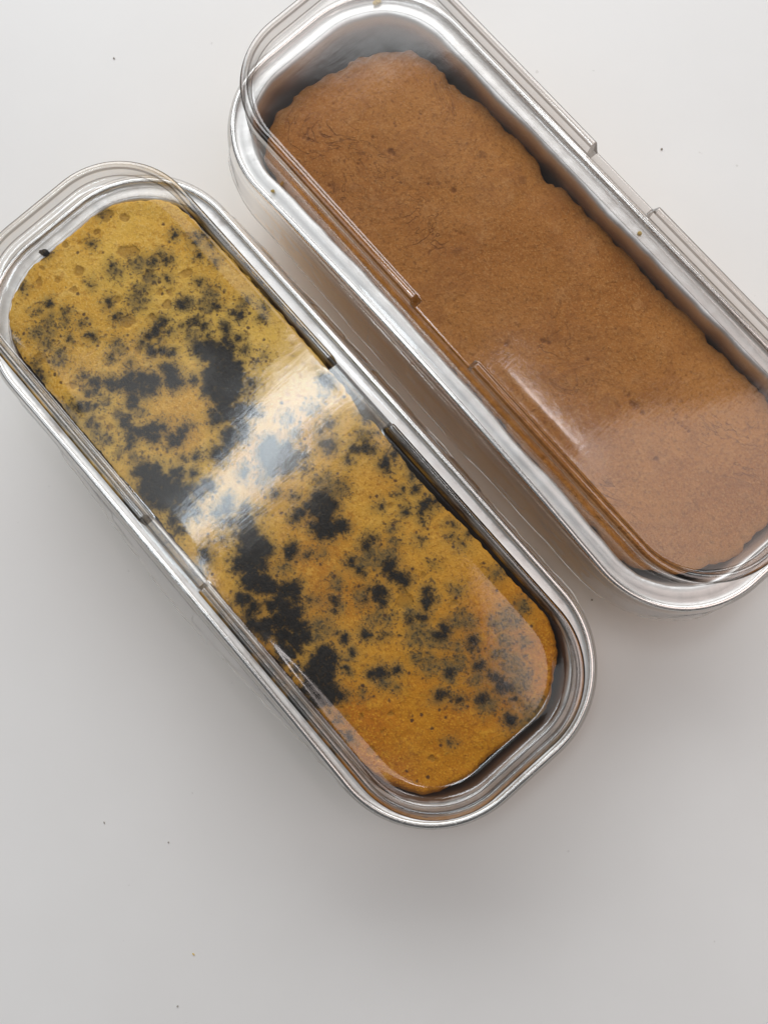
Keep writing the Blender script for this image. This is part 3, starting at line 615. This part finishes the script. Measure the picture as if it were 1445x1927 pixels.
def smooth_outline(pts, n, seed, jag, jag2):
    P = np.array(pts, float)
    d = np.hypot(*(np.roll(P, -1, 0) - P).T)
    s = np.concatenate([[0], np.cumsum(d)])
    t = np.linspace(0, s[-1], n, endpoint=False)
    X = np.interp(t, s, np.append(P[:, 0], P[0, 0])); Y = np.interp(t, s, np.append(P[:, 1], P[0, 1]))
    for _ in range(6):
        X = (np.roll(X, 1) + 2 * X + np.roll(X, -1)) / 4; Y = (np.roll(Y, 1) + 2 * Y + np.roll(Y, -1)) / 4
    tx, ty = np.roll(X, -1) - np.roll(X, 1), np.roll(Y, -1) - np.roll(Y, 1)
    ln = np.hypot(tx, ty); nx, ny = ty / ln, -tx / ln
    if np.sum(X * np.roll(Y, -1) - Y * np.roll(X, -1)) < 0:
        nx, ny = -nx, -ny
    k = jag * fbm(X / 7 + 50, Y / 7 + 50, seed, 3) + jag2 * fbm(X / 1.6 + 90, Y / 1.6 + 90, seed + 5, 2)
    return np.column_stack([X + nx * k, Y + ny * k])

def build_cake(name, pose, outline, ztop, bottom_inset, mat, attrs, label, axis_end, foot=None, nr=84):
    o = np.asarray(outline)
    if np.sum(o[:, 0] * np.roll(o[:, 1], -1) - o[:, 1] * np.roll(o[:, 0], -1)) < 0:
        o = o[::-1]
    N = len(o)
    ax = np.column_stack([np.clip(o[:, 0], -axis_end, axis_end), np.zeros(N)])
    rings, ts = [], []
    dirn = (o - ax); ln = np.hypot(*dirn.T)[:, None]
    dirn = dirn / ln
    ft = foot(o[:, 0], o[:, 1]) if foot else np.zeros(N)
    for z, d, kf in ((-37.0, bottom_inset, 0), (-28, bottom_inset * 0.72, 0), (-16, bottom_inset * 0.42, 0.6), (-9.5, 0.9, 1.0)):
        rings.append(np.column_stack([o - dirn * (d - kf * ft)[:, None], np.full(N, ZR + z)])); ts.append(np.full(N, 1.0))
    zt_edge = ztop(o[:, 0], o[:, 1], np.ones(N))
    for f, d, kf in ((0.5, 0.25, 0.75), (0.22, 0.05, 0.35), (0.08, 0.0, 0.08)):
        z = zt_edge - 4.0 * f - 0.6
        rings.append(np.column_stack([o - dirn * (d - kf * ft)[:, None], ZR + z])); ts.append(np.full(N, 1.0))
    for k in range(nr):
        t = 1 - k / (nr - 1)
        t = 1 - (1 - t) ** 1.12
        P = ax + (o - ax) * t
        e = (1 - t) * ln[:, 0]
        z = ztop(P[:, 0], P[:, 1], np.full(N, t)) - 0.55 * np.exp(-e / 0.7)
        rings.append(np.column_stack([P, ZR + z])); ts.append(np.full(N, t))
    V = np.vstack(rings); T = np.concatenate(ts)
    F = loft_faces(len(rings), N)
    at = attrs(V[:, 0], V[:, 1], T)
    ob = mesh_obj(name, V, F, [mat], None, attrs=at)
    ob.location = (pose[0] * MM, pose[1] * MM, 0)
    ob.rotation_euler = (0, 0, pose[2])
    return tag(ob, label, "cake", "loaf cakes in foil trays")

OUT_L = [(-86.6, -26.4), (-90.0, -22.2), (-92.7, -17.1), (-93.9, -12.3), (-94.0, -7.9), (-93.8, -1.3), (-93.7, 6.1), (-93.9, 12.3), (-92.3, 17.1), (-89.5, 21.6), (-85.0, 27.4), (-80.0, 30.0),
         (-70, 31.2), (-50, 31.4), (-30, 31.3), (-15.1, 31.0), (-10.7, 31.2), (-7.0, 30.6), (-1.9, 29.7), (0.4, 29.2), (2.9, 30.9), (5.7, 30.4), (11.8, 30.2), (18.7, 29.5), (31.4, 29.4), (44.3, 30.4),
         (52.1, 30.3), (59.7, 30.1), (68.3, 30.2), (72.7, 30.1), (77.6, 28.0), (83.0, 24.1), (87.1, 18.7), (90.7, 12.8), (90.7, 6.6), (89.6, 1.7), (89.0, -5.4), (90.0, -12.6), (88.0, -18.4), (86.0, -24.0),
         (82.9, -25.8), (78.1, -28.5), (72.6, -30.2), (65.0, -30.9), (55.5, -30.9), (38, -30.8), (19.5, -30.9), (6.7, -30.9), (-3.8, -30.8), (-17.1, -30.6), (-40, -31.0), (-60, -31.1), (-75.0, -30.6), (-81.0, -29.4)]

def ztop_l(u, v, t):
    z = -0.6 + 1.5 * (1 - t ** 2.2) * 0.5
    z = z + 0.9 * sstep(-60, -92, u) - 2.2 * sstep(62, 92, u)
    z = z + 0.9 * fbm(u / 14 + 7, v / 14 + 7, 5, 3) * sstep(1.0, 0.9, t) + 0.35 * fbm(u / 3 + 7, v / 3 + 7, 15, 3)
    am = field(np.ravel(u), np.ravel(v), AMBER).reshape(np.shape(u))
    return z - 0.22 * sstep(-0.3, 0.5, am)

def attrs_l(U, V, T):
    wu = U + 2.4 * fbm(U / 3 + 2, V / 3 + 2, 61, 3); wv = V + 2.4 * fbm(U / 3 + 70, V / 3 + 70, 62, 3)
    return {"char": field(wu, wv, CHAR), "smudge": field(wu, wv, SMUDGE), "amber": field(wu, wv, AMBER)}

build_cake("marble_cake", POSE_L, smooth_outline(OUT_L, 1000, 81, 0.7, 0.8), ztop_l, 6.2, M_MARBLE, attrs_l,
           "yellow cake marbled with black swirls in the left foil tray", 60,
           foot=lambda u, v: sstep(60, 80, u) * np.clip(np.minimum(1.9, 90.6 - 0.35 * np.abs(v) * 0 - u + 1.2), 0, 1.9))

RCF = [(-88.0, -19.5), (-89.6, -15.7), (-89.3, -9.3), (-90.0, -6.1), (-88.7, 3.4), (-87.0, 8.5), (-87.0, 13.5), (-84.0, 20.9), (-78.0, 27.2), (-72.3, 28.9), (-65.4, 29.3), (-62.0, 28.0), (-55.3, 29.5), (-48.8, 30.9),
       (-36.0, 31.2), (-27.7, 30.7), (-21.5, 29.4), (-13.5, 31.0), (-1.1, 31.2), (6.5, 30.6), (14.9, 30.8), (25.3, 31.3), (30.4, 31.4), (38.9, 31.5), (46.0, 30.9), (52.7, 31.1), (61.3, 31.2), (68, 31.0), (76, 28.6), (83, 24.0),
       (88, 18.5), (91.5, 11), (92.4, 4.7), (92.4, -4.8), (91.4, -10.0), (88.6, -16.5), (84.5, -22.0), (79.0, -26.5), (72.0, -29.3)]
for uu in range(64, -84, -8):
    RCF.append((uu, -30.6 + 2.75 * max(0, 1 - (uu / 100) ** 2) * 0.8 + (4.0 * max(0, (-uu - 66) / 18) ** 2)))

def ztop_r(u, v, t):
    z = -6.6 + 3.6 * (1 - t ** 2.6)
    z = z - 1.6 * sstep(-55, -92, u) + 1.2 * sstep(20, 90, u)
    z = z + 1.4 * fbm(u / 18 + 17, v / 18 + 7, 105, 3) * sstep(1.02, 0.8, t) + 0.45 * fbm(u / 4 + 7, v / 4 + 7, 115, 3)
    pt = field(np.ravel(u), np.ravel(v), PITS).reshape(np.shape(u))
    return z - 0.5 * sstep(-0.3, 0.4, pt)

def attrs_r(U, V, T):
    wu = U + 0.7 * fbm(U / 3 + 2, V / 3 + 2, 161, 3); wv = V + 0.7 * fbm(U / 3 + 70, V / 3 + 70, 162, 3)
    return {"pit": field(wu, wv, PITS), "rim": sstep(0.80, 1.0, T)}

build_cake("brown_cake", POSE_R, smooth_outline(RCF, 1000, 91, 2.8, 1.0), ztop_r, 5.6, M_BROWN, attrs_r,
           "plain brown sponge cake in the right foil tray", 58)

# ------------------------------------------------------------------ crumbs
def crumb(name, loc, size, mat, label, seed, stretch=(1, 1, 0.7)):
    r = np.random.default_rng(seed)
    V, F = [], []
    nu, nv = 9, 6
    V.append((0, 0, 1))
    for j in range(1, nv):
        th = math.pi * j / nv
        for i in range(nu):
            ph = 2 * math.pi * i / nu
            k = 0.72 + 0.5 * r.random()
            V.append((k * math.sin(th) * math.cos(ph), k * math.sin(th) * math.sin(ph), k * math.cos(th)))
    V.append((0, 0, -0.8))
    for i in range(nu):
        F.append((0, 1 + i, 1 + (i + 1) % nu)); F.append((len(V) - 1, 1 + (nv - 2) * nu + (i + 1) % nu, 1 + (nv - 2) * nu + i))
    for j in range(nv - 2):
        for i in range(nu):
            a, b = 1 + j * nu + i, 1 + j * nu + (i + 1) % nu
            F.append((a, a + nu, b + nu, b))
    V = np.array(V) * np.array(stretch) * size
    V[:, 2] -= V[:, 2].min()
    o = mesh_obj(name, V, F, [mat], None, smooth=False)
    o.location = (loc[0] * MM, loc[1] * MM, loc[2] * MM)
    o.rotation_euler = (0, 0, seed)
    return tag(o, label, "crumb", "stray cake crumbs")

def on(pose, u, v):
    c, s = math.cos(pose[2]), math.sin(pose[2])
    return pose[0] + c * u - s * v, pose[1] + s * u + c * v

crumb("crumb", (-66.2, 155.1, 0.0), 0.32, M_CRUMB_D, "tiny grey crumb on the white table near the upper left corner", 1)
crumb("crumb", (-59.6, -99.0, 0.0), 0.29, M_CRUMB_D, "tiny dark crumb on the table below the left tray, leftmost of two close together", 2, (1.4, 0.7, 0.6))
crumb("crumb", (-39.4, -104.7, 0.0), 0.26, M_CRUMB_D, "tiny dark crumb on the table below the left tray, right of its neighbour", 3)
crumb("crumb", (-30.8, -137.2, 0.0), 0.32, M_CRUMB_Y, "tiny golden crumb on the bare table near the bottom edge", 4, (0.6, 1.5, 0.6))
crumb("crumb", (-35.2, -152.1, 0.0), 0.27, M_CRUMB_D, "tiny dark crumb closest to the bottom edge of the picture", 5)
crumb("crumb", (119.4, 118.9, 0.0), 0.36, M_CRUMB_D, "tiny grey crumb on the table to the right of the brown cake's lid", 6)
crumb("crumb", (92.0, -30.5, 0.0), 0.32, M_CRUMB_D, "tiny brown crumb on the shaded table between the tray ends", 7)
x, y = on(POSE_R, -67.4, -33.6); crumb("crumb", (x, y, ZR - 0.3), 0.65, M_CRUMB_Y, "yellow crumb on the foil flange of the brown cake's tray, left side", 8, (0.8, 1.0, 0.35))
x, y = on(POSE_R, 9.6, 34.2); crumb("crumb", (x, y, ZR - 0.3), 0.6, M_CRUMB_Y, "yellow crumb on the foil flange of the brown cake's tray, right side", 9, (1, 1, 0.4))
x, y = on(POSE_R, -91.3, 25.8); crumb("crumb", (x, y, ZR - 0.4), 1.1, M_CRUMB_Y, "golden crumb on the foil flange at the top edge of the picture", 10, (1.3, 0.8, 0.4))
x, y = on(POSE_L, -94.4, -6.9); crumb("crumb", (x, y, ZR - 0.2), 1.15, M_CHAR, "black crumb at the far edge of the marbled cake against the foil", 11, (0.9, 1.3, 0.6))
